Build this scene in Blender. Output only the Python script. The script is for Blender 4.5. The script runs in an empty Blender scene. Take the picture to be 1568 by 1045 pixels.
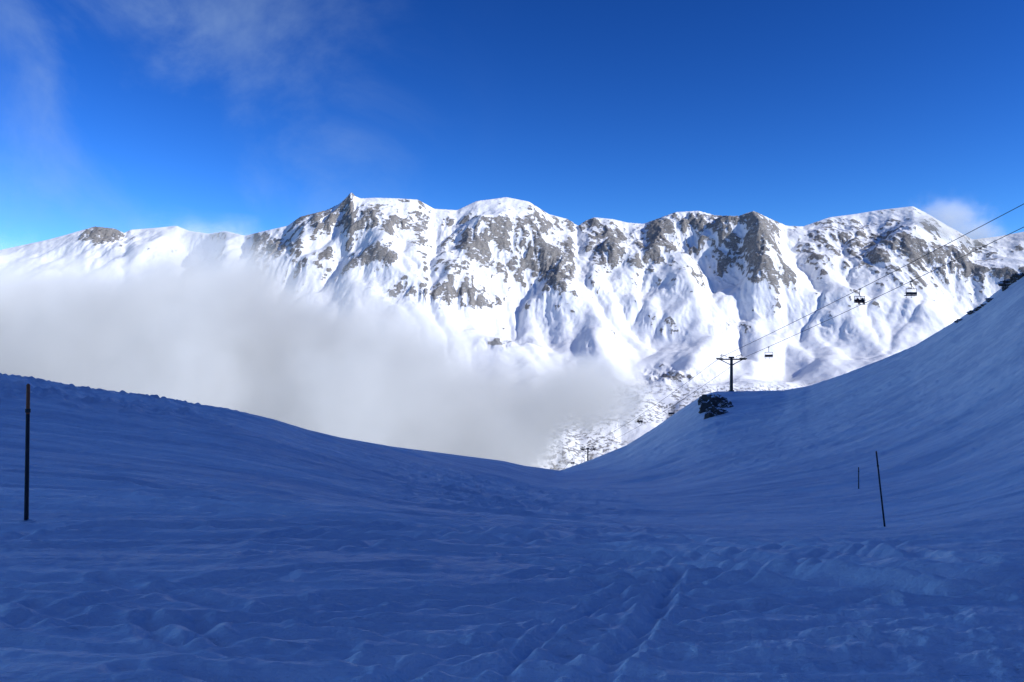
import bpy, math, numpy as np, time
from mathutils import Vector, Matrix
T0=time.time()
F=1220.0
def PU(px): return (px-784.0)/F
def PE(v): return (522.5-v)/F
def PW(px,v,y): return Vector((PU(px)*y,y,PE(v)*y))
scene=bpy.context.scene
scene.view_settings.view_transform='Standard'
scene.view_settings.look='None'
scene.view_settings.exposure=0
SUN_AZ=math.radians(110); SUN_EL=math.radians(29)
sund=Vector((math.cos(SUN_EL)*math.sin(SUN_AZ),math.cos(SUN_EL)*math.cos(SUN_AZ),math.sin(SUN_EL)))
# ---------------------------------------------------------------- noise
rng=np.random.RandomState(7)
PERM=rng.permutation(512)
PERM=np.concatenate([PERM,PERM,PERM])
ANG=rng.rand(512)*2*np.pi
GX=np.cos(ANG);GY=np.sin(ANG)
def perlin(x,y,seed=0):
    x=x+seed*17.31;y=y+seed*31.7
    xi=np.floor(x).astype(np.int64);yi=np.floor(y).astype(np.int64)
    xf=x-xi;yf=y-yi
    u=xf*xf*xf*(xf*(xf*6-15)+10);v=yf*yf*yf*(yf*(yf*6-15)+10)
    def g(ix,iy,fx,fy):
        h=PERM[(PERM[ix&511]+iy)&511]
        return GX[h]*fx+GY[h]*fy
    a=g(xi,yi,xf,yf);b=g(xi+1,yi,xf-1,yf);c=g(xi,yi+1,xf,yf-1);d=g(xi+1,yi+1,xf-1,yf-1)
    return ((a+(b-a)*u)*(1-v)+(c+(d-c)*u)*v)*1.5
def fbm(x,y,o=4,seed=0,gain=.5):
    s=0;a=1.0;f=1.0;n=0
    for i in range(o):
        s=s+a*perlin(x*f,y*f,seed+i*3);n+=a;a*=gain;f*=2.03
    return s/n
def ridged(x,y,o=4,seed=0,gain=.5):
    s=0;a=1.0;f=1.0;n=0
    for i in range(o):
        s=s+a*(1-np.abs(perlin(x*f,y*f,seed+i*3))*2);n+=a;a*=gain;f*=2.07
    return s/n
def sstep(a,b,x):
    t=np.clip((x-a)/(b-a),0,1);return t*t*(3-2*t)
def blur(a,s,axis):
    r=int(max(1,3*s));k=np.exp(-.5*(np.arange(-r,r+1)/s)**2);k/=k.sum()
    a=np.moveaxis(a,axis,0)
    p=np.concatenate([np.repeat(a[:1],r,0),a,np.repeat(a[-1:],r,0)],0)
    out=np.zeros_like(a)
    for i,w in enumerate(k): out+=w*p[i:i+a.shape[0]]
    return np.moveaxis(out,0,axis)
def grid_mesh(name,X,Y,Z,attrs=None,wrap=False,center=None):
    ni,nj=X.shape
    co=np.stack([X,Y,Z],-1).reshape(-1,3).astype(np.float32)
    ii=np.arange(ni if wrap else ni-1);jj=np.arange(nj-1)
    I,J=np.meshgrid(ii,jj,indexing='ij')
    I2=(I+1)%ni
    q=np.stack([I*nj+J,I*nj+J+1,I2*nj+J+1,I2*nj+J],-1).reshape(-1,4)
    loops=q.reshape(-1);starts=np.arange(len(q))*4;tot=np.full(len(q),4)
    if center is not None:
        c=len(co);co=np.vstack([co,np.array([center],dtype=np.float32)])
        i=np.arange(ni);t=np.stack([np.full(ni,c),i*nj,((i+1)%ni)*nj],-1)
        starts=np.concatenate([starts,len(loops)+np.arange(ni)*3]);tot=np.concatenate([tot,np.full(ni,3)])
        loops=np.concatenate([loops,t.reshape(-1)])
    me=bpy.data.meshes.new(name)
    me.vertices.add(len(co));me.vertices.foreach_set('co',co.reshape(-1))
    me.loops.add(len(loops));me.loops.foreach_set('vertex_index',loops.astype(np.int32))
    me.polygons.add(len(starts));me.polygons.foreach_set('loop_start',starts.astype(np.int32))
    try: me.polygons.foreach_set('loop_total',tot.astype(np.int32))
    except Exception: pass
    me.polygons.foreach_set('use_smooth',np.ones(len(starts),dtype=bool))
    me.update(calc_edges=True)
    if attrs:
        for k,a in attrs.items():
            at=me.attributes.new(k,'FLOAT','POINT')
            v=a.reshape(-1).astype(np.float32)
            if center is not None: v=np.append(v,v[0]).astype(np.float32)
            at.data.foreach_set('value',v)
    ob=bpy.data.objects.new(name,me);scene.collection.objects.link(ob)
    return ob
# ---------------------------------------------------------------- node helpers
class NT:
    def __init__(s,nt): s.nt=nt;s.n=nt.nodes;s.l=nt.links
    def add(s,t,**k):
        n=s.n.new(t)
        for a,b in k.items(): setattr(n,a,b)
        return n
    def link(s,a,b): s.l.new(a,b)
    def setin(s,node,i,v):
        if isinstance(v,bpy.types.NodeSocket): s.l.new(v,node.inputs[i])
        else: node.inputs[i].default_value=v
    def math(s,op,a,b=0.0,c=0.0,clamp=False):
        n=s.add('ShaderNodeMath',operation=op,use_clamp=clamp)
        s.setin(n,0,a);s.setin(n,1,b);s.setin(n,2,c)
        return n.outputs[0]
    def ramp(s,x,a,b,c=0.0,d=1.0,smooth=True):
        n=s.add('ShaderNodeMapRange',interpolation_type='SMOOTHSTEP' if smooth else 'LINEAR')
        s.setin(n,0,x);s.setin(n,1,a);s.setin(n,2,b);s.setin(n,3,c);s.setin(n,4,d)
        return n.outputs[0]
    def noise(s,vec,scale,detail=4,rough=.5,dist=0.0):
        n=s.add('ShaderNodeTexNoise')
        s.setin(n,'Vector',vec);s.setin(n,'Scale',scale);s.setin(n,'Detail',detail);s.setin(n,'Roughness',rough);s.setin(n,'Distortion',dist)
        return n.outputs[0]
    def mix(s,f,a,b):
        n=s.add('ShaderNodeMix',data_type='RGBA')
        s.setin(n,0,f);s.setin(n,6,a);s.setin(n,7,b)
        return n.outputs[2]
    def mapping(s,vec,loc=(0,0,0),rot=(0,0,0),scale=(1,1,1)):
        n=s.add('ShaderNodeMapping');s.setin(n,0,vec);s.setin(n,1,loc);s.setin(n,2,rot);s.setin(n,3,scale)
        return n.outputs[0]
    def bump(s,h,strength,dist,normal=None):
        n=s.add('ShaderNodeBump');s.setin(n,'Height',h);s.setin(n,'Strength',strength);s.setin(n,'Distance',dist)
        if normal is not None: s.link(normal,n.inputs['Normal'])
        return n.outputs[0]
def newmat(name):
    m=bpy.data.materials.new(name);m.use_nodes=True
    t=NT(m.node_tree);b=t.n['Principled BSDF']
    return m,t,b
def simple_mat(name,col,rough=.5,metal=0.0,var=.25,scale=6):
    m,t,b=newmat(name)
    g=t.add('ShaderNodeTexCoord').outputs['Object']
    nz=t.noise(g,scale,5,.6)
    c1=tuple(c*(1-var) for c in col)+(1,);c2=tuple(min(1,c*(1+var)) for c in col)+(1,)
    t.link(t.mix(nz,c1,c2),b.inputs['Base Color'])
    b.inputs['Roughness'].default_value=rough;b.inputs['Metallic'].default_value=metal
    return m
# ================================================================ MOUNTAINS
RP=[(-300,415),(-150,400),(0,383),(70,368),(100,360),(145,347),(175,350),(190,357),(200,352),(240,349),(270,346),(290,354),(320,358),(345,354),(375,361),(400,355),(440,346),(460,332),(500,322),(520,312),(533,300),(538,294),(543,300),(552,304),(575,303),(610,304),(640,306),(665,320),(700,322),(730,308),(755,305),(775,302),(810,309),(840,328),(870,336),(885,346),(897,338),(910,333),(940,336),(960,341),(985,343),(1010,334),(1035,325),(1070,323),(1095,330),(1130,331),(1155,323),(1175,333),(1205,346),(1230,347),(1270,333),(1310,328),(1345,322),(1398,316),(1420,327),(1450,345),(1490,367),(1530,362),(1568,355),(1700,330),(1900,345)]
rpx=np.array([PU(p[0]) for p in RP]);rpe=np.array([PE(p[1]) for p in RP])
NU,NY=560,300
us=np.linspace(-.86,.86,NU);ys=np.linspace(2600,10200,NY)
E=np.interp(us,rpx,rpe)
E0=blur(E,4,0)
R=7400+500*perlin(us*3.1,us*0+.3)+1700*sstep(PU(420),PU(250),us)-500*sstep(PU(1250),PU(1500),us)
U,Yg=np.meshgrid(us,ys,indexing='ij')
Xg=U*Yg
tt=(Yg-2600)/(R[:,None]-2600)
z0=-820.0
zr=(E0*R)[:,None]
wx=Xg+260*fbm(Xg/1500,Yg/1500,3,5);wy=Yg+260*fbm(Xg/1500,Yg/1500,3,9)
tc=np.clip(tt,0,1)
prof=.60*tc+.26*tc**2+.14*sstep(.55,1.0,tc)*tc
H=z0+(zr-z0)*prof
H=np.where(tt>1,zr-(Yg-R[:,None])*.55,H)
env=sstep(0.02,.35,tc)*(1-.55*sstep(.85,1.0,tc))
H+=env*(230*(ridged(wx/1500,wy/2500,4,11)-.5)+75*fbm(wx/420,wy/500,4,21))
def spur(pts,w):
    global H
    best=np.zeros_like(H)
    P=[]
    for px,t,a in pts:
        u=PU(px);r=np.interp(u,us,R);y=2600+t*(r-2600);P.append((u*y,y,a))
    for (x1,y1,a1),(x2,y2,a2) in zip(P[:-1],P[1:]):
        dx,dy=x2-x1,y2-y1;L=dx*dx+dy*dy
        s=np.clip(((wx-x1)*dx+(wy-y1)*dy)/L,0,1)
        d=np.hypot(wx-(x1+s*dx),wy-(y1+s*dy))
        best=np.maximum(best,(a1+(a2-a1)*s)*np.clip(1-d/w,0,1))
    H+=best
spur([(780,1.0,60),(800,.88,170),(835,.78,320),(865,.68,260),(890,.58,30)],480)
spur([(700,.97,60),(735,.84,190),(700,.72,180),(650,.6,40)],480)
spur([(1150,1.0,60),(1128,.84,480),(1160,.74,360),(1185,.62,30)],390)
spur([(538,1.0,60),(480,.9,160),(430,.8,190),(400,.68,50)],560)
spur([(1400,1.0,60),(1420,.88,150),(1330,.74,180),(1280,.6,30)],520)
spur([(985,1.0,30),(930,.85,190),(935,.76,90)],300)
spur([(1035,1.0,60),(1005,.85,210),(1000,.76,90)],300)
spur([(1480,.97,80),(1500,.82,200),(1460,.7,90)],480)
spur([(1250,.98,40),(1235,.8,160),(1260,.62,60)],380)
spur([(610,.98,40),(600,.8,150),(560,.62,60)],380)
spur([(145,1.0,60),(190,.85,160),(230,.7,60)],600)
def erode(h,dx,dy,iters,k,m):
    n0,n1=h.shape;N=n0*n1
    idx=np.arange(N).reshape(n0,n1)
    offs=[(-1,0,dx),(1,0,dx),(0,-1,dy),(0,1,dy),(-1,-1,math.hypot(dx,dy)),(-1,1,math.hypot(dx,dy)),(1,-1,math.hypot(dx,dy)),(1,1,math.hypot(dx,dy))]
    for it in range(iters):
        best=np.zeros_like(h);rec=idx.copy()
        for oi,oj,d in offs:
            a=slice(max(0,-oi),n0-max(0,oi));b=slice(max(0,-oj),n1-max(0,oj))
            c=slice(max(0,oi),n0-max(0,-oi));e=slice(max(0,oj),n1-max(0,-oj))
            s=(h[a,b]-h[c,e])/d
            bb=best[a,b];rr=rec[a,b];mk=s>bb
            bb[mk]=s[mk];rr[mk]=idx[c,e][mk]
        r=rec.reshape(-1).tolist();hf=h.reshape(-1)
        order=np.argsort(hf,kind='stable').tolist()
        A=[1.0]*N
        for i in reversed(order):
            j=r[i]
            if j!=i: A[j]+=A[i]
        f=(k*np.minimum(np.array(A),800)**m).tolist()
        hl=hf.tolist()
        for i in order:
            j=r[i]
            if j!=i:
                fi=f[i];hl[i]=(hl[i]+fi*hl[j])/(1+fi)
        h=np.array(hl).reshape(n0,n1)
        lap=np.zeros_like(h)
        lap[1:-1,1:-1]=(h[2:,1:-1]+h[:-2,1:-1]+h[1:-1,2:]+h[1:-1,:-2])/4-h[1:-1,1:-1]
        h=h+.30*lap
    return h
H=erode(H,18.,25.,14,.0135,.5)
print('erode',time.time()-T0)
NU2,NY2=1600,950
us2=np.linspace(us[0],us[-1],NU2);ys2=np.linspace(ys[0],ys[-1],NY2)
def resample(a,axis,n):
    a=np.moveaxis(a,axis,0);p=np.linspace(0,a.shape[0]-1,n);i=np.clip(p.astype(int),0,a.shape[0]-2);f=(p-i)[:,None]
    return np.moveaxis(a[i]*(1-f)+a[i+1]*f,0,axis)
H=resample(resample(H,0,NU2),1,NY2)
Hs_=blur(blur(H,6,0),6,1)
H=blur(blur(H,1.2,0),1.2,1)
U,Yg=np.meshgrid(us2,ys2,indexing='ij');Xg=U*Yg
R2=np.interp(us2,us,R);tt=(Yg-2600)/(R2[:,None]-2600)
k_=.75*(1-sstep(.45,.72,tt));H=H*(1-k_)+Hs_*k_
def slp(H):
    gx=np.gradient(H,axis=0)/np.gradient(Xg,axis=0)
    gy=np.gradient(H,axis=1)/np.gradient(Yg,axis=1)
    return np.hypot(gx,gy)
E2=np.interp(us2,rpx,rpe)
for it in range(3):
    cur=(H/Yg).max(1);d=blur(E2-cur,8,0)
    H+=d[:,None]*R2[:,None]*sstep(.3,.97,tt)
el=H/Yg
PXg=784+F*U;Vg=522.5-F*el
reg=np.zeros_like(H)
for px,v,sx,sy,a in [(740,375,75,36,.75),(850,410,36,40,1.3),(820,395,30,20,1.0),(935,370,42,30,1.15),(1005,362,45,34,1.15),(1140,385,34,42,1.0),(1080,336,110,16,.8),(1340,375,110,34,.7),(1430,400,75,36,.8),(1350,392,60,12,.9),(665,450,75,14,1.2),(735,464,45,9,1.2),(540,322,55,14,.9),(420,378,30,20,1.2),(160,360,38,14,1.7),(620,342,100,12,.8),(1290,350,60,20,.6),(1160,345,55,18,.8),(890,345,40,10,.9),(1030,577,55,12,1.3),(1480,385,50,22,.8),(810,350,60,22,.8),(500,335,50,20,.8),(1410,430,50,14,.7),(1120,500,30,9,.9),(770,525,30,9,.9),(560,390,60,14,.4),(960,440,60,20,.3)]:
    reg=np.maximum(reg,a*np.exp(-((PXg-px)/sx)**2-((Vg-v)/sy)**2))
slope_s=blur(blur(slp(H),3,0),3,1)
up=sstep(.45,.7,tt)*(1-sstep(1.0,1.05,tt))
rough=np.clip(sstep(.6,1.2,slope_s)*.33+reg*.6+.10*up,0,1)
wx=Xg+45*fbm(Xg/260,Yg/260,2,33);wy=Yg+45*fbm(Xg/260,Yg/260,2,34)
r1=ridged(wx/130,wy/330,5,31,.55)-.45
st=(H+.28*Xg+40*fbm(Xg/300,Yg/300,3,35))/58.0
led=(st-np.floor(st));led=sstep(.15,.85,led)-led
H+=rough*60*r1+rough*12*led+(1.5+8*rough)*fbm(Xg/55,Yg/55,3,41)
H+=15*fbm(Xg/300,Yg/420,4,45)
mid=sstep(.12,.25,tt)*(1-sstep(.55,.8,tt))
H+=mid*(13*(ridged(wx/330,wy/280,3,47,.45)-.5)+24*fbm(Xg/500,Yg/420,3,48))
low=sstep(.42,.1,tt)
H+=low*(22*fbm(Xg/260,Yg/300,4,51)+8*fbm(Xg/60,Yg/60,3,55))
for it in range(4):
    cur=(H/Yg).max(1);d=blur(E2-cur,[6,3,2,1.5][it],0)
    H+=d[:,None]*R2[:,None]*sstep(.6+.06*it,.985,tt)
slope=slp(H)
conv=np.clip((H-blur(blur(H,9,0),7,1))/14,-2,2)+1.0*np.clip((H-blur(blur(H,3,0),2.5,1))/3.5,-2,2)
nz=fbm(Xg/170,Yg/220,5,71,.66)
vis=(tt<1.02)&(tt>.12)
def z01(a): return (a-np.mean(a[vis]))/np.std(a[vis])
Vg=522.5-F*H/Yg
score=.7*np.clip(z01(slope),-2,2.5)+.6*z01(conv)+2.3*reg+.75*z01(nz)-1.3*sstep(400,480,Vg)-1.3*sstep(400,340,PXg)*(1-np.clip(reg,0,1))
thr=np.percentile(score[vis&(tt>.4)],88.8)
rock=sstep(thr-1.0,thr+1.0,score)
print('slope pct',np.percentile(slope[vis],[10,50,90]),'rock mean',rock[vis].mean())
lowm=sstep(560,625,Vg)
mountain=grid_mesh('snowy_mountain_range',Xg,Yg,H,{'rock':rock,'low':lowm})
print('mountain',time.time()-T0)
m,t,b=newmat('mountain_snow_rock')
pos=t.add('ShaderNodeTexCoord').outputs['Object']
ra=t.add('ShaderNodeAttribute',attribute_name='rock').outputs['Fac']
la=t.add('ShaderNodeAttribute',attribute_name='low').outputs['Fac']
n1=t.noise(pos,.014,6,.68);n2=t.noise(t.mapping(pos,rot=(.0,.30,0),scale=(.65,1,1.4)),.034,6,.74)
n3=t.noise(pos,.03,3,.8)
mask=t.math('ADD',ra,t.math('MULTIPLY',t.math('SUBTRACT',n2,.5),2.4))
mask=t.math('ADD',mask,t.math('MULTIPLY',t.math('SUBTRACT',n1,.5),1.8))
mask=t.ramp(mask,.55,.95)
mask=t.math('MULTIPLY',mask,t.ramp(ra,.02,.25))
spk=t.math('MULTIPLY',t.ramp(t.noise(pos,.045,4,.65),.51,.60),t.math('MULTIPLY',t.ramp(t.noise(pos,.006,3,.6),.36,.50),t.ramp(la,.10,.8)))
mask=t.math('MAXIMUM',mask,t.math('MULTIPLY',spk,.85))
rc=t.mix(n3,(.11,.105,.10,1),(.42,.40,.38,1))
col=t.mix(mask,(.86,.875,.90,1),rc)
t.link(col,b.inputs['Base Color']);b.inputs['Roughness'].default_value=.75;b.inputs['Specular IOR Level'].default_value=.15
hgt=t.math('MULTIPLY',t.math('ADD',n2,t.math('MULTIPLY',n1,.6)),t.math('ADD',t.math('MULTIPLY',mask,12.0),3.5))
t.link(t.bump(hgt,.9,1.0),b.inputs['Normal'])
mountain.data.materials.append(m)
# ================================================================ NEAR TERRAIN
rows=[]
def front(px,pts):
    u=PU(px);c=1/math.sqrt(1+u*u)
    rows.append((math.degrees(math.atan(u)),[(y/c,e*c) for y,e in pts]))
def base(e4=-.428): return [(1.4,-1.214),(2,-.85),(4,e4)]
FAR=[(1000,-.32),(1800,-.42),(2600,-.40),(3500,-.34)]
front(0,base()+[(7,-.29),(11.6,-.2275),(22,-.145),(40,-.068),(60,-.041),(85,-.06),(200,-.16),(500,-.25)]+FAR)
front(210,base()+[(7,-.29),(12,-.226),(22,-.16),(40,-.095),(68,-.066),(95,-.09),(220,-.18),(500,-.26)]+FAR)
front(418,base()+[(7,-.29),(12,-.228),(22,-.182),(40,-.13),(82,-.0967),(110,-.12),(250,-.2),(500,-.26)]+FAR)
front(662,base()+[(7,-.292),(12,-.237),(22,-.212),(45,-.178),(90,-.15),(130,-.14),(170,-.155),(300,-.2),(600,-.26)]+FAR)
front(860,base()+[(7,-.295),(12,-.246),(22,-.226),(45,-.203),(90,-.182),(150,-.169),(210,-.162),(280,-.17),(400,-.185),(700,-.245)]+FAR)
front(906,base()+[(7,-.295),(12,-.25),(22,-.229),(45,-.204),(90,-.182),(150,-.165),(230,-.148),(300,-.155),(400,-.168),(700,-.245)]+FAR)
front(1003,base()+[(7,-.295),(12,-.252),(22,-.233),(45,-.206),(90,-.178),(150,-.140),(230,-.109),(260,-.115),(400,-.17),(700,-.245)]+FAR)
front(1089,base()+[(7,-.295),(12,-.254),(22,-.235),(45,-.203),(90,-.160),(150,-.112),(215,-.0655),(240,-.07),(400,-.17),(700,-.25)]+FAR)
front(1200,base()+[(7,-.294),(12,-.254),(22,-.235),(45,-.195),(90,-.140),(150,-.092),(220,-.064),(250,-.075),(400,-.17),(700,-.25)]+FAR)
front(1350,base()+[(7,-.293),(12,-.25),(22,-.234),(45,-.18),(90,-.098),(150,-.04),(190,-.0225),(230,-.04),(400,-.16),(700,-.25)]+FAR)
front(1470,base()+[(7,-.29),(12,-.245),(22,-.222),(45,-.155),(90,-.045),(130,.005),(168,.0266),(210,.01),(400,-.15),(700,-.25)]+FAR)
front(1568,base()+[(7,-.288),(12,-.24),(22,-.205),(45,-.12),(90,.02),(150,.084),(190,.075),(400,-.1),(700,-.23)]+FAR)
rows.append((41,base(-.42)+[(12,-.2),(22,-.15),(45,-.03),(90,.09),(160,.16),(230,.15),(400,.02),(1000,-.22),(1800,-.35),(2600,-.36),(3500,-.3)]))
rows.append((51,base(-.42)+[(12,-.18),(22,-.10),(45,.05),(90,.19),(150,.29),(250,.33),(400,.29),(800,.1),(1500,-.1),(3500,-.2)]))
rows.append((65,base(-.42)+[(12,-.15),(22,-.03),(45,.15),(90,.3),(150,.42),(300,.58),(500,.58),(800,.42),(1500,.15),(3500,0)]))
rows.append((85,base(-.42)+[(12,-.13),(22,0),(45,.2),(90,.36),(150,.5),(300,.65),(600,.75),(900,.62),(1500,.3),(3500,.05)]))
rows.append((110,base(-.42)+[(12,-.13),(22,.02),(45,.2),(90,.4),(150,.54),(300,.68),(600,.76),(900,.65),(1500,.3),(3500,.05)]))
rows.append((145,base(-.42)+[(12,-.13),(22,0),(45,.17),(90,.36),(150,.5),(300,.66),(600,.74),(900,.62),(1500,.3),(3500,.05)]))
rows.append((180,base(-.42)+[(12,-.13),(22,-.03),(45,.1),(90,.25),(150,.35),(300,.45),(600,.5),(900,.42),(1500,.2),(3500,0)]))
rows.append((-140,base(-.42)+[(12,-.14),(22,-.06),(45,0),(90,.1),(150,.15),(300,.2),(600,.15),(1500,-.05),(3500,-.1)]))
rows.append((-90,base(-.42)+[(12,-.16),(22,-.1),(45,-.03),(90,-.02),(150,-.05),(300,-.12),(1000,-.3),(3500,-.3)]))
rows.append((-50,base(-.42)+[(12,-.19),(22,-.12),(45,-.045),(65,-.03),(100,-.06),(200,-.14),(500,-.24),(1000,-.32),(3500,-.3)]))
rows.sort(key=lambda r:r[0])
LR=np.linspace(math.log(1.4),math.log(3500),700)
tab=np.array([np.interp(LR,np.log([p[0] for p in pts]),[p[1] for p in pts]) for _,pts in rows])
tab=blur(tab,8,1)
th_r=np.array([r[0] for r in rows])
th_e=np.concatenate([th_r[-2:]-360,th_r,th_r[:2]+360]);tab_e=np.vstack([tab[-2:],tab,tab[:2]])
def interp_rows(th):
    i=np.clip(np.searchsorted(th_e,th,side='right')-1,1,len(th_e)-3)
    x0,x1,x2,x3=th_e[i-1],th_e[i],th_e[i+1],th_e[i+2]
    h=(x2-x1);s=((th-x1)/h)[:,None]
    y0,y1,y2,y3=tab_e[i-1],tab_e[i],tab_e[i+1],tab_e[i+2]
    d0=(y1-y0)/(x1-x0)[:,None];d1=(y2-y1)/h[:,None];d2=(y3-y2)/(x3-x2)[:,None]
    def pm(a,b): return np.where(a*b>0,2*a*b/(a+b+1e-12*np.sign(a+b)+1e-15),0)
    m1=pm(d0,d1)*h[:,None];m2=pm(d1,d2)*h[:,None]
    s2=s*s;s3=s2*s
    return (2*s3-3*s2+1)*y1+(s3-2*s2+s)*m1+(-2*s3+3*s2)*y2+(s3-s2)*m2
front_th=np.linspace(-37,40,1300)
side=np.concatenate([np.linspace(40,180,140)[1:],np.linspace(-180,-37,120)[1:-1]])
TH=np.concatenate([front_th,side]);TH=np.sort(TH)
Q=interp_rows(TH)
LRf=np.concatenate([np.linspace(math.log(1.4),math.log(260),900),np.linspace(math.log(260),math.log(3500),90)[1:]])
Qf=np.array([np.interp(LRf,LR,q) for q in Q])
fm=(TH>-37)&(TH<40)
Qs=Qf.copy();Qs[fm]=blur(Qf[fm],14,0)
edge=sstep(-36.5,-34,TH)*(1-sstep(37,39.5,TH))
Qf=Qf*(1-edge[:,None])+Qs*edge[:,None]
RR=np.exp(LRf)[None,:]*np.ones((len(TH),1));TR=np.radians(TH)[:,None]
X=RR*np.sin(TR);Y=RR*np.cos(TR);Z0=Qf*RR
CP=[(-300,560),(0,572),(45,577),(100,588),(160,597),(240,606),(300,618),(350,626),(418,642),(470,658),(520,670),(600,684),(700,697),(770,706),(800,713),(858,721),(906,704),(960,682),(1003,655),(1040,629),(1075,606),(1095,600),(1150,599),(1200,598),(1240,591),(1290,574),(1350,551),(1400,530),(1440,506),(1470,488),(1500,468),(1530,444),(1568,418),(1750,330)]
cu=np.array([PU(p[0]) for p in CP]);ce=np.array([PE(p[1]) for p in CP])
def match(Z,sm):
    fr=(TH>-36)&(TH<38)
    c=np.cos(TR[:,0]);uu=np.tan(TR[:,0])
    nearm=(RR[0]<330)
    el=(Z/RR)[:,nearm]/c[:,None]
    cur=el.max(1);am=el.argmax(1)
    tgt=np.interp(uu,cu,ce)
    d=np.where(fr,tgt-cur,0)
    wf=sstep(-36,-35,TH)*(1-sstep(36,38,TH));d=d*wf
    if sm: d=blur(d,sm,0)
    rc=RR[0][am]
    rcs=blur(rc,20,0)
    w=sstep(.25,.95,RR/rcs[:,None])*(1-sstep(3,6,RR/rcs[:,None]))
    return Z+d[:,None]*c[:,None]*RR*w
for k in range(3): Z0=match(Z0,3)
Zs=Z0.copy()
def ground(x,y):
    th=math.degrees(math.atan2(x,y));r=math.hypot(x,y)
    i=int(np.clip(np.searchsorted(TH,th)-1,0,len(TH)-2));f=(th-TH[i])/(TH[i+1]-TH[i])
    a=np.interp(math.log(r),LRf,Zs[i]);bb=np.interp(math.log(r),LRf,Zs[i+1])
    return a*(1-f)+bb*f
def hit(px,v):
    u=PU(px);e=PE(v);y=2.0
    while y<300:
        if ground(u*y,y)/y>=e: break
        y*=1.004
    return Vector((u*y,y,ground(u*y,y)))
near=1-sstep(60,200,RR)
D=np.zeros_like(X)
D+=.32*fbm(X/16,Y/12,3,101)*sstep(8,30,RR)
D+=.045*fbm(X/2.6,Y/1.2,4,105,.5)*(1-sstep(60,140,RR))
wxx=X+.8*fbm(X/6,Y/6,2,3);wyy=Y+.5*fbm(X/6,Y/6,2,4)
ca,sa=math.cos(.06),math.sin(.06)
piste=sstep(3,10,RR)*(1-sstep(45,100,RR))
D+=.10*ridged((wxx*ca+wyy*sa)/18.0,(-wxx*sa+wyy*ca)/1.1,4,111,.5)*piste
ca,sa=math.cos(-.22),math.sin(-.22)
D+=.04*ridged((wxx*ca+wyy*sa)/14.0,(-wxx*sa+wyy*ca)/.75,3,113,.5)*piste*sstep(-.2,.3,fbm(X/12,Y/9,2,114))
D+=.6*fbm((X+Y*.3)/30.,(Y-X*.2)/9.,4,121)*sstep(20,50,RR)
D+=1.1*fbm(X/60,Y/50,3,131)*sstep(60,160,RR)
rs_=sstep(50,90,RR)*sstep(10,25,X)
D+=.24*np.clip(fbm(X/1.6,Y/2.4,4,137,.6),-.1,1)*rs_
patch=sstep(.0,.35,fbm(X/6,Y/4,3,141))
lump=np.exp(-((X-3.3)/2.0)**2-((Y-4.4)/1.3)**2)
l1=np.clip(fbm(X/.42,Y/.42,4,151,.6)+.08,0,1)
D+=(.15*lump+.035*patch*(1-sstep(12,30,RR)))*l1
D+=.018*fbm(X/.25,Y/.18,3,155)*(1-sstep(8,18,RR))
bank=np.exp(-((PU(760)-np.tan(TR))/.16)**2)*sstep(18,28,RR)*(1-sstep(60,90,RR))
D+=.42*bank*np.clip(fbm(X/.9,Y/.9,3,161)-.1,0,1)
crestl=sstep(PU(420),PU(250),np.tan(TR))*sstep(40,52,RR)*(1-sstep(80,100,RR))
D+=crestl*.9*np.clip(fbm(X/1.5,Y/1.5,3,171)-.12,0,1)
def track(pts,w,depth,rim=.35):
    P=[hit(*p) for p in pts]
    Q2=[]
    for i in range(len(P)-1):
        p0=P[max(0,i-1)];p1=P[i];p2=P[i+1];p3=P[min(len(P)-1,i+2)]
        for k in range(8):
            s=k/8
            Q2.append(.5*((2*p1)+(-p0+p2)*s+(2*p0-5*p1+4*p2-p3)*s*s+(-p0+3*p1-3*p2+p3)*s**3))
    Q2.append(P[-1])
    xs=[p.x for p in Q2];yy=[p.y for p in Q2]
    msk=(X>min(xs)-1)&(X<max(xs)+1)&(Y>min(yy)-1)&(Y<max(yy)+1)
    ii=np.nonzero(msk);x=X[ii];y=Y[ii];d=np.full(x.shape,9.)
    for p,q in zip(Q2[:-1],Q2[1:]):
        dx,dy=q.x-p.x,q.y-p.y;L=dx*dx+dy*dy+1e-9
        s=np.clip(((x-p.x)*dx+(y-p.y)*dy)/L,0,1)
        d=np.minimum(d,np.hypot(x-p.x-s*dx,y-p.y-s*dy))
    wv=1+.25*perlin(x*.6,y*.6,9)
    D[ii]+=-depth*wv*np.exp(-(d/w)**2)+depth*rim*np.exp(-((d-w*2)/(w*.8))**2)
track([(895,1060),(950,1000),(990,955),(1012,925),(1035,885)],.06,.07)
track([(925,1060),(975,1000),(1005,960),(1030,920)],.04,.03)
track([(225,950),(235,975),(270,990),(300,985)],.06,.045)
track([(300,950),(315,975),(345,995),(420,1010),(520,1012)],.06,.045)
track([(560,1060),(700,1000),(860,950),(1050,900),(1250,870)],.05,.045)
track([(590,1060),(725,1005),(880,956),(1070,908),(1270,880)],.05,.04)
track([(760,1060),(800,1000),(900,940),(960,905)],.05,.045)
track([(330,790),(480,802),(700,818),(900,838),(1100,860),(1300,880),(1568,905)],.20,.12)
track([(250,770),(480,795),(700,806),(900,820),(1150,842),(1400,862),(1568,870)],.22,.14)
track([(420,840),(650,850),(900,862),(1150,885),(1400,915)],.14,.09)
track([(350,812),(600,826),(900,848),(1150,872),(1500,900)],.15,.10)
track([(600,1035),(900,1010),(1200,985),(1400,990)],.05,.04)
track([(20,730),(200,745),(420,775),(700,800)],.20,.12)
rt=np.random.RandomState(11)
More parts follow.
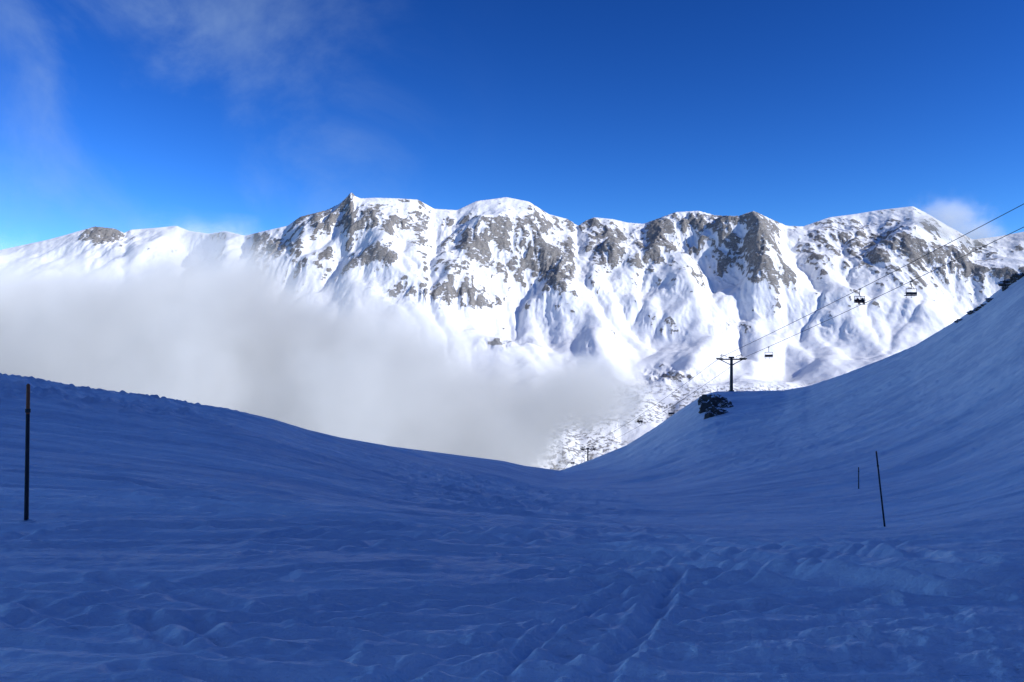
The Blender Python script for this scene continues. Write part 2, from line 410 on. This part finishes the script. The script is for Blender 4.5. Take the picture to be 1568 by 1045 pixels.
for i in range(34):
    v0=rt.uniform(825,1035);v1=v0+rt.uniform(-90,70);a_=rt.uniform(-100,950);b_=a_+rt.uniform(450,1000)
    bend=rt.uniform(-30,30)
    pts=[(a_+(b_-a_)*s,max(812,min(1055,v0+(v1-v0)*s+bend*math.sin(math.pi*s)))) for s in (0,.25,.5,.75,1)]
    sc=min(18,hit(*pts[2]).y)
    track(pts,.035+.0045*sc,.024+.0028*sc)
    if i%2: track([(p,q+3+3*(q-790)/100) for p,q in pts],.035+.0045*sc,.020+.0025*sc)
Zf=Z0+D
for k in range(2):
    Zf=match(Zf,5)
Zs=Zf
terrain=grid_mesh('snow_slope_terrain',X,Y,Zf,{'near':near},wrap=True,center=(0,0,-1.7))
print('terrain',time.time()-T0)
m,t,b=newmat('shaded_snow')
pos=t.add('ShaderNodeTexCoord').outputs['Object']
a1=t.noise(t.mapping(pos,rot=(0,0,.1),scale=(.3,1,1)),1.3,6,.64)
a2=t.noise(pos,11,4,.75)
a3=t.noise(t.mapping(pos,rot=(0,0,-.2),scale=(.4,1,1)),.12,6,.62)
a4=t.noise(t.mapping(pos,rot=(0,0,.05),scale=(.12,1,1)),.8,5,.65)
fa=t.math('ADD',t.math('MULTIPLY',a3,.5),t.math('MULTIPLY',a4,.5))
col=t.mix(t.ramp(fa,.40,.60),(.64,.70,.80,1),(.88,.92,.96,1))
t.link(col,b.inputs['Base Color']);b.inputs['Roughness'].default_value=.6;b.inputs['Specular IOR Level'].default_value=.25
nn=t.bump(a2,.6,.04)
nn=t.bump(a1,.8,.2,nn)
nn=t.bump(a3,.5,1.2,nn)
t.link(nn,b.inputs['Normal'])
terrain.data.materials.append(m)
# ================================================================ CLOUD BANK (volume)
def box(name,lo,hi):
    v=[(x,y,z) for x in (lo[0],hi[0]) for y in (lo[1],hi[1]) for z in (lo[2],hi[2])]
    f=[(0,1,3,2),(4,6,7,5),(0,4,5,1),(2,3,7,6),(0,2,6,4),(1,5,7,3)]
    me=bpy.data.meshes.new(name);me.from_pydata(v,[],f);ob=bpy.data.objects.new(name,me);scene.collection.objects.link(ob);return ob
def cloud(name,ells,lo,hi,dens,nscale,namp,edge,e_thin,e_core,step=1.0):
    ob=box(name,lo,hi)
    m=bpy.data.materials.new(name+'_vapour');m.use_nodes=True;t=NT(m.node_tree)
    t.n.remove(t.n['Principled BSDF']);out=[n for n in t.n if n.type=='OUTPUT_MATERIAL'][0]
    pos=t.add('ShaderNodeTexCoord').outputs['Object']
    f=None
    for c,s in ells:
        mp=t.add('ShaderNodeVectorMath',operation='SUBTRACT');t.link(pos,mp.inputs[0]);mp.inputs[1].default_value=c
        dv=t.add('ShaderNodeVectorMath',operation='DIVIDE');t.link(mp.outputs[0],dv.inputs[0]);dv.inputs[1].default_value=s
        ln=t.add('ShaderNodeVectorMath',operation='LENGTH');t.link(dv.outputs[0],ln.inputs[0])
        g=t.math('SUBTRACT',1.0,ln.outputs['Value'])
        f=g if f is None else t.math('SMOOTH_MAX',f,g,.2)
    nz=t.noise(pos,nscale,4,.6,0)
    f=t.math('ADD',f,t.math('MULTIPLY',t.math('SUBTRACT',nz,.5),namp))
    r=t.ramp(f,0,edge)
    r2=t.math('MULTIPLY',r,r)
    d=t.math('MULTIPLY',r2,dens)
    pv=t.add('ShaderNodeVolumePrincipled')
    pv.inputs['Color'].default_value=(.98,.98,.98,1)
    pv.inputs['Anisotropy'].default_value=0.0
    t.link(d,pv.inputs['Density'])
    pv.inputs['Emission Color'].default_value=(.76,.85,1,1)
    er=t.ramp(r,0.15,.95,e_thin,e_core)  # added glow stands in for multiply scattered light, stronger at thin edges
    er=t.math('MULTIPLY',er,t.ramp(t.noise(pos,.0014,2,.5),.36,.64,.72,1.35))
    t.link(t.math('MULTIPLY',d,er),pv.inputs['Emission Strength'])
    t.link(pv.outputs[0],out.inputs['Volume'])
    try: m.cycles.volume_step_rate=step
    except Exception as e: print(e)
    ob.data.materials.append(m)
    return ob
CY=3300.0;k=CY/F
def el_(px,v,ax,az,ay=600,dy=0): return (tuple(PW(px,v,CY+dy)),(ax*k,ay,az*k))
ells=[el_(-250,610,350,255,700),el_(60,618,335,268,700),el_(300,615,325,292,750),el_(500,640,250,258,650),el_(640,650,180,192,550),el_(750,655,155,142,450),el_(885,606,135,82,350)]
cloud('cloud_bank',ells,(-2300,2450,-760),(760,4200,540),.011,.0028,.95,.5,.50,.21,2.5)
CY=6700.0;k=CY/F
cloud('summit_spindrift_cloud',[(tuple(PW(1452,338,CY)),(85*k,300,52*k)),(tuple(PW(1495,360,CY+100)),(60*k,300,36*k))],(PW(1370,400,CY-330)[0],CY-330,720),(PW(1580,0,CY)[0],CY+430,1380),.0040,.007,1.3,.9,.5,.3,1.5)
# ================================================================ LIFT
steel=simple_mat('galvanised_steel',(.06,.062,.07),.45,.5)
dark=simple_mat('dark_rubber',(.02,.02,.022),.6)
seatm=simple_mat('seat_padding',(.03,.03,.035),.6)
import bmesh
def bm_new(): return bmesh.new()
def tube(bm,a,b,r1,r2=None,n=8):
    a=Vector(a);b=Vector(b);r2=r1 if r2 is None else r2
    d=(b-a);q=d.to_track_quat('Z','Y').to_matrix()
    A=[];B=[]
    for i in range(n):
        t_=2*math.pi*i/n;o=q@Vector((math.cos(t_),math.sin(t_),0))
        A.append(bm.verts.new(a+o*r1));B.append(bm.verts.new(b+o*r2))
    for i in range(n): bm.faces.new((A[i],A[(i+1)%n],B[(i+1)%n],B[i]))
    bm.faces.new(A[::-1]);bm.faces.new(B)
def bx(bm,c,s,rot=None):
    c=Vector(c);vs=[]
    for x in(-1,1):
        for y in(-1,1):
            for z in(-1,1):
                o=Vector((x*s[0]/2,y*s[1]/2,z*s[2]/2))
                if rot: o=rot@o
                vs.append(bm.verts.new(c+o))
    for f in [(0,1,3,2),(4,6,7,5),(0,4,5,1),(2,3,7,6),(0,2,6,4),(1,5,7,3)]: bm.faces.new([vs[i] for i in f])
def bmobj(name,bm,mat,parent=None):
    me=bpy.data.meshes.new(name);bmesh.ops.recalc_face_normals(bm,faces=bm.faces);bm.to_mesh(me);bm.free()
    ob=bpy.data.objects.new(name,me);scene.collection.objects.link(ob);me.materials.append(mat)
    if parent: ob.parent=parent
    return ob
def empty(name,loc,rz=0):
    e=bpy.data.objects.new(name,None);e.location=loc;e.rotation_euler=(0,0,rz);scene.collection.objects.link(e);return e
GA=3.3
def LX(y): return 60.6+.125*(220-y)
anch=[(60,31.0),(220,-4.7),(400,-54.0),(700,-158.0)]
def LZ(y):
    for (y1,z1),(y2,z2) in zip(anch[:-1],anch[1:]):
        if y<=y2:
            s=(y-y1)/(y2-y1);return z1+(z2-z1)*s-4*s*(1-s)*(.9 if y2<=220 else 2.0 if y2<=400 else 3)
    return anch[-1][1]
yaw=math.atan(.125)
for (y,z) in anch:
    x=LX(y);g=ground(x,y);p=empty('chairlift_pylon',(x,y,z),yaw)
    bm=bm_new();tube(bm,(0,0,g-z-1),(0,0,.2),.50,.34,14);
    tube(bm,(0,0,g-z-.5),(0,0,g-z+.35),.8,.75,12)
    bmobj('mast',bm,steel,p)
    bm=bm_new()
    bx(bm,(0,0,-.35),(2*GA+.5,.38,.36));bx(bm,(0,0,.15),(1.6,.3,.5))
    tube(bm,(-GA,0,-.4),(-.2,0,-1.9),.12);tube(bm,(GA,0,-.4),(.2,0,-1.9),.12)
    for s in(-1,1):
        tube(bm,(s*(GA-.5),0,-.1),(s*(GA-.5),0,1.0),.07);tube(bm,(s*(GA-.5),0,1.0),(s*GA,0,.5),.05)
    for s in(-1,1): tube(bm,(s*(GA-.5),0,1.0),(s*1.2,0,.3),.05)
    bmobj('crossarm',bm,steel,p)
    bm=bm_new()
    for s in(-1,1):
        bx(bm,(s*(GA+.25),0,-.12),(.12,4.2,.28))
        bx(bm,(s*(GA-.55),0,-.45),(.8,4.4,.05))
        for q in range(-4,5):
            tube(bm,(s*GA-.1,q*.48,-.22),(s*GA+.1,q*.48,-.22),.22,.22,12)
        for q in(-2.1,0,2.1): tube(bm,(s*(GA-.9),q,-.45),(s*(GA-.9),q,.65),.03)
        tube(bm,(s*(GA-.9),-2.1,.65),(s*(GA-.9),2.1,.65),.03)
    bmobj('sheave_trains',bm,dark,p)
    bm=bm_new()
    for s in(-.2,.2): tube(bm,(s,-.65,g-z),(s,-.5,-.3),.025,.025,6)
    zz=g-z+.3
    while zz<-.4: tube(bm,(-.2,-.58,zz),(.2,-.58,zz),.018,.018,5);zz+=.35
    bmobj('ladder',bm,steel,p)
def cable(name,s):
    cu_=bpy.data.curves.new(name,'CURVE');cu_.dimensions='3D';cu_.bevel_depth=.05;cu_.bevel_resolution=1
    yy=list(np.linspace(60,700,90));sp=cu_.splines.new('POLY');sp.points.add(len(yy)-1)
    for i,y in enumerate(yy): sp.points[i].co=(LX(y)+s*GA,y,LZ(y)+.05,1)
    ob=bpy.data.objects.new(name,cu_);scene.collection.objects.link(ob);cu_.materials.append(dark)
cable('haul_cable',-1);cable('haul_cable',1)
def person(name,loc,rz,jacket):
    V=[(0,0,.12),(0,.02,.35),(0,.0,.55),(0,0,.66),(0,.03,.74),(0,.04,.86),
       (.11,.0,.1),(.13,.42,.1),(.13,.47,-.34),(.13,.62,-.38),(-.11,0,.1),(-.13,.42,.1),(-.13,.47,-.34),(-.13,.62,-.38),
       (.19,0,.55),(.25,.1,.33),(.2,.33,.27),(-.19,0,.55),(-.25,.1,.33),(-.2,.33,.27)]
    Ed=[(0,1),(1,2),(2,3),(3,4),(4,5),(0,6),(6,7),(7,8),(8,9),(0,10),(10,11),(11,12),(12,13),(2,14),(14,15),(15,16),(2,17),(17,18),(18,19)]
    Rr=[.16,.17,.16,.07,.11,.12,.11,.09,.07,.06,.11,.09,.07,.06,.09,.065,.055,.09,.065,.055]
    me=bpy.data.meshes.new(name);me.from_pydata(V,Ed,[]);ob=bpy.data.objects.new(name,me);scene.collection.objects.link(ob)
    sk=ob.modifiers.new('skin','SKIN')
    for i,r in enumerate(Rr): me.skin_vertices[0].data[i].radius=(r,r)
    me.skin_vertices[0].data[0].use_root=True
    ob.modifiers.new('sub','SUBSURF').levels=1
    me.materials.append(jacket)
    ob.location=loc;ob.rotation_euler=(0,0,rz)
    bm=bm_new()
    for s in(-1,1):
        bx(bm,(s*.13,.65,-.46),(.09,1.65,.025));bx(bm,(s*.13,.55,-.40),(.10,.3,.12))
    tube(bm,(.22,.35,.3),(.3,.9,-.2),.012);tube(bm,(-.22,.35,.3),(-.3,.9,-.2),.012)
    bmobj('skis_and_poles',bm,dark,ob)
jk=[simple_mat('jacket_dark',(.03,.03,.05),.7),simple_mat('jacket_red',(.12,.03,.03),.7)]
def chair(y,s,occ,face):
    x=LX(y)+s*GA;z=LZ(y)
    p=empty('lift_chair',(x,y,z),yaw+face)
    bm=bm_new()
    bx(bm,(0,0,.0),(.16,.6,.26))
    tube(bm,(0,0,-.1),(0,-.12,-.9),.06);tube(bm,(0,-.12,-.9),(0,-.12,-1.35),.06)
    tube(bm,(-1.05,-.15,-1.35),(1.05,-.15,-1.35),.055)
    for q in(-1.05,1.05):
        tube(bm,(q,-.15,-1.35),(q,-.2,-2.55),.05);tube(bm,(q,-.2,-2.55),(q,.45,-2.6),.05)
    tube(bm,(-1.05,-.2,-2.55),(1.05,-.2,-2.55),.04);tube(bm,(-1.05,.45,-2.6),(1.05,.45,-2.6),.04)
    bmobj('frame',bm,steel,p)
    bm=bm_new()
    bx(bm,(0,.15,-2.53),(2.0,.5,.09));bx(bm,(0,-.14,-2.2),(2.0,.07,.5),Matrix.Rotation(.12,3,'X'))
    bmobj('seat_and_backrest',bm,seatm,p)
    bm=bm_new()
    tube(bm,(-.9,.5,-2.15),(.9,.5,-2.15),.035)
    for q in(-.9,.9): tube(bm,(q,-.15,-1.75),(q,.5,-2.15),.025)
    for q in(-.5,.5): tube(bm,(q,.5,-2.15),(q,.6,-2.95),.025);tube(bm,(q-.2,.6,-2.95),(q+.2,.6,-2.95),.03)
    bmobj('safety_bar',bm,steel,p)
    if occ:
        M=Matrix.Translation((x,y,z))@Matrix.Rotation(yaw+face,4,'Z')
        for i,q in enumerate(occ): person('skier',M@Vector((q,.02,-2.47)),yaw+face,jk[i%2])
def ysolve(px,s):
    u=PU(px);return (60.6+27.5+s*GA)/(u+.125)
chair(ysolve(1395,1),1,None,0)
chair(ysolve(1317,-1),-1,[-.5,.45],math.pi)
chair(ysolve(1177,1),1,None,0)
chair(ysolve(1028,1),1,None,0)
chair(ysolve(980,-1),-1,[-.4,.5],math.pi)
chair(ysolve(877,-1),-1,[-.4,.4],math.pi)
# ================================================================ MARKER POLES
def polemat(name,c1,c2,h,split):
    m,t,b=newmat(name)
    pos=t.add('ShaderNodeTexCoord').outputs['Object'];sx=t.add('ShaderNodeSeparateXYZ');t.link(pos,sx.inputs[0])
    f=t.ramp(sx.outputs[2],split-.01,split+.01)
    c=t.mix(f,c1,c2);nz=t.noise(pos,25,5,.6);c=t.mix(t.math('MULTIPLY',nz,.5),c,(.01,.01,.012,1))
    t.link(c,b.inputs['Base Color']);b.inputs['Roughness'].default_value=.5;return m
def pole(px,vb,pxt,vt,r,mat,yy=None):
    b_=hit(px,vb);top=PW(pxt,vt,b_.y)
    d=top-b_
    e=empty('piste_marker_pole',b_)
    bm=bm_new();tube(bm,(0,0,-.4),(0,0,d.length),r,r*.8,14);tube(bm,(0,0,d.length),(0,0,d.length+.02),r*.8,r*.35,14)
    o=bmobj('pole_shaft',bm,mat,e);o.rotation_mode='QUATERNION';o.rotation_quaternion=d.to_track_quat('Z','Y')
    bm=bm_new();L=d.length*.8
    tube(bm,(0,0,L),(0,0,L+.05),r*1.12,r*1.12,14)
    o=bmobj('pole_band',bm,dark,e);o.rotation_mode='QUATERNION';o.rotation_quaternion=d.to_track_quat('Z','Y')
    bm=bm_new();bmesh.ops.create_icosphere(bm,subdivisions=3,radius=r*3.2)
    for v in bm.verts:
        v.co.z*=.35;v.co*=1+.25*math.sin(v.co.x*70)*math.cos(v.co.y*60)
    o=bmobj('snow_collar',bm,terrain.data.materials[0],e)
    for f in o.data.polygons: f.use_smooth=True
    print('pole',b_,d.length)
pm1=polemat('pole_orange_black',(.012,.012,.016,1),(.45,.12,.03,1),2,1.5)
pm2=polemat('pole_black',(.012,.012,.016,1),(.05,.012,.012,1),2,1.7)
pole(40,800,43,590,.030,pm1)
pole(1355,808,1342,692,.024,pm2)
pole(1315,750,1315,716,.03,pm2)
# ================================================================ ROCKS
m,t,b=newmat('rock_with_snow')
pos=t.add('ShaderNodeTexCoord').outputs['Object'];ge=t.add('ShaderNodeNewGeometry');sx=t.add('ShaderNodeSeparateXYZ');t.link(ge.outputs['Normal'],sx.inputs[0])
nz=t.noise(pos,1.5,6,.7)
rc=t.mix(nz,(.02,.02,.022,1),(.12,.11,.10,1))
sn=t.ramp(t.math('ADD',sx.outputs[2],t.math('MULTIPLY',t.math('SUBTRACT',nz,.5),.9)),.62,.74)
t.link(t.mix(sn,rc,(.72,.79,.9,1)),b.inputs['Base Color']);b.inputs['Roughness'].default_value=.85
t.link(t.bump(nz,.8,.5),b.inputs['Normal']);rockm=m
def rocks(name,lst,seed):
    from mathutils import noise as mn
    bm=bm_new();rs=np.random.RandomState(seed)
    for (px,v,w,h) in lst:
        c=hit(px,v);sc=c.y/F
        b2=bm_new();bmesh.ops.create_icosphere(b2,subdivisions=4,radius=1)
        off=Vector(rs.rand(3)*50)
        for vv in b2.verts:
            p=vv.co.copy();n=mn.fractal(p*1.4+off,.8,2.1,5)
            cell=mn.cell(p*2.2+off)
            q=p*(1+.45*n+.16*cell)
            vv.co=Vector((q.x*w*sc/2,q.y*w*sc/2.4,q.z*h*sc/2))
        idx={}
        b2.verts.index_update()
        for vv in b2.verts: idx[vv.index]=bm.verts.new(vv.co+c)
        for f in b2.faces: bm.faces.new([idx[x.index] for x in f.verts])
        b2.free()
    return bmobj(name,bm,rockm)
rocks('rock_outcrop',[(1085,628,28,34),(1098,618,30,26),(1092,638,22,26),(1112,624,20,18),(1076,618,14,18),(1102,634,22,14),(1088,612,20,12)],3)
rocks('rock_outcrop',[(1548,436,30,16),(1560,428,22,16),(1540,444,10,8),(1518,460,16,6),(1500,474,14,7),(1490,480,16,7),(1470,492,12,6),(1508,468,10,5)],5)
# ================================================================ WORLD, SUN, CAMERA
w=bpy.data.worlds.new('World');scene.world=w;w.use_nodes=True;t=NT(w.node_tree);bg=t.n['Background']
sky=t.add('ShaderNodeTexSky',sky_type='NISHITA');sky.sun_disc=False;sky.sun_elevation=SUN_EL;sky.sun_rotation=SUN_AZ
sky.altitude=2000;sky.air_density=1.0;sky.dust_density=.3;sky.ozone_density=4.0
hs=t.add('ShaderNodeHueSaturation');hs.inputs['Hue'].default_value=.503;hs.inputs['Saturation'].default_value=1.2;t.link(sky.outputs[0],hs.inputs['Color'])
gm=t.add('ShaderNodeGamma');gm.inputs[1].default_value=1.65;t.link(hs.outputs[0],gm.inputs[0])
g=t.add('ShaderNodeTexCoord').outputs['Generated']
sx=t.add('ShaderNodeSeparateXYZ');t.link(g,sx.inputs[0])
n=t.noise(t.mapping(g,rot=(0,.5,.3),scale=(1,1,1)),4.5,7,.6,.5)
n2=t.noise(t.mapping(g,rot=(0,.9,0),scale=(2,1,1)),3,5,.6,.3)
reg=t.math('MULTIPLY',t.ramp(sx.outputs[0],.02,-.40),t.ramp(sx.outputs[2],.04,.18))
ci=t.math('MULTIPLY',t.math('MULTIPLY',t.ramp(n,.36,.74),t.ramp(n2,.28,.60,.25,1.0)),t.math('MULTIPLY',reg,.45))
t.link(t.mix(ci,gm.outputs[0],(7,10,14,1)),bg.inputs[0])
bg.inputs['Strength'].default_value=.057
L=bpy.data.lights.new('sun','SUN');L.energy=4.7;L.angle=math.radians(.5);L.color=(1,.97,.925)
lo=bpy.data.objects.new('sun',L);lo.rotation_mode='QUATERNION';lo.rotation_quaternion=sund.to_track_quat('Z','Y');scene.collection.objects.link(lo);lo.location=(300,-300,900)
cam=bpy.data.cameras.new('camera');co=bpy.data.objects.new('camera',cam);scene.collection.objects.link(co)
cam.sensor_width=36;cam.lens=28.0;cam.clip_start=.1;cam.clip_end=40000
co.location=(0,0,0);co.rotation_euler=(math.radians(90),0,0)
scene.camera=co
print('done',time.time()-T0)
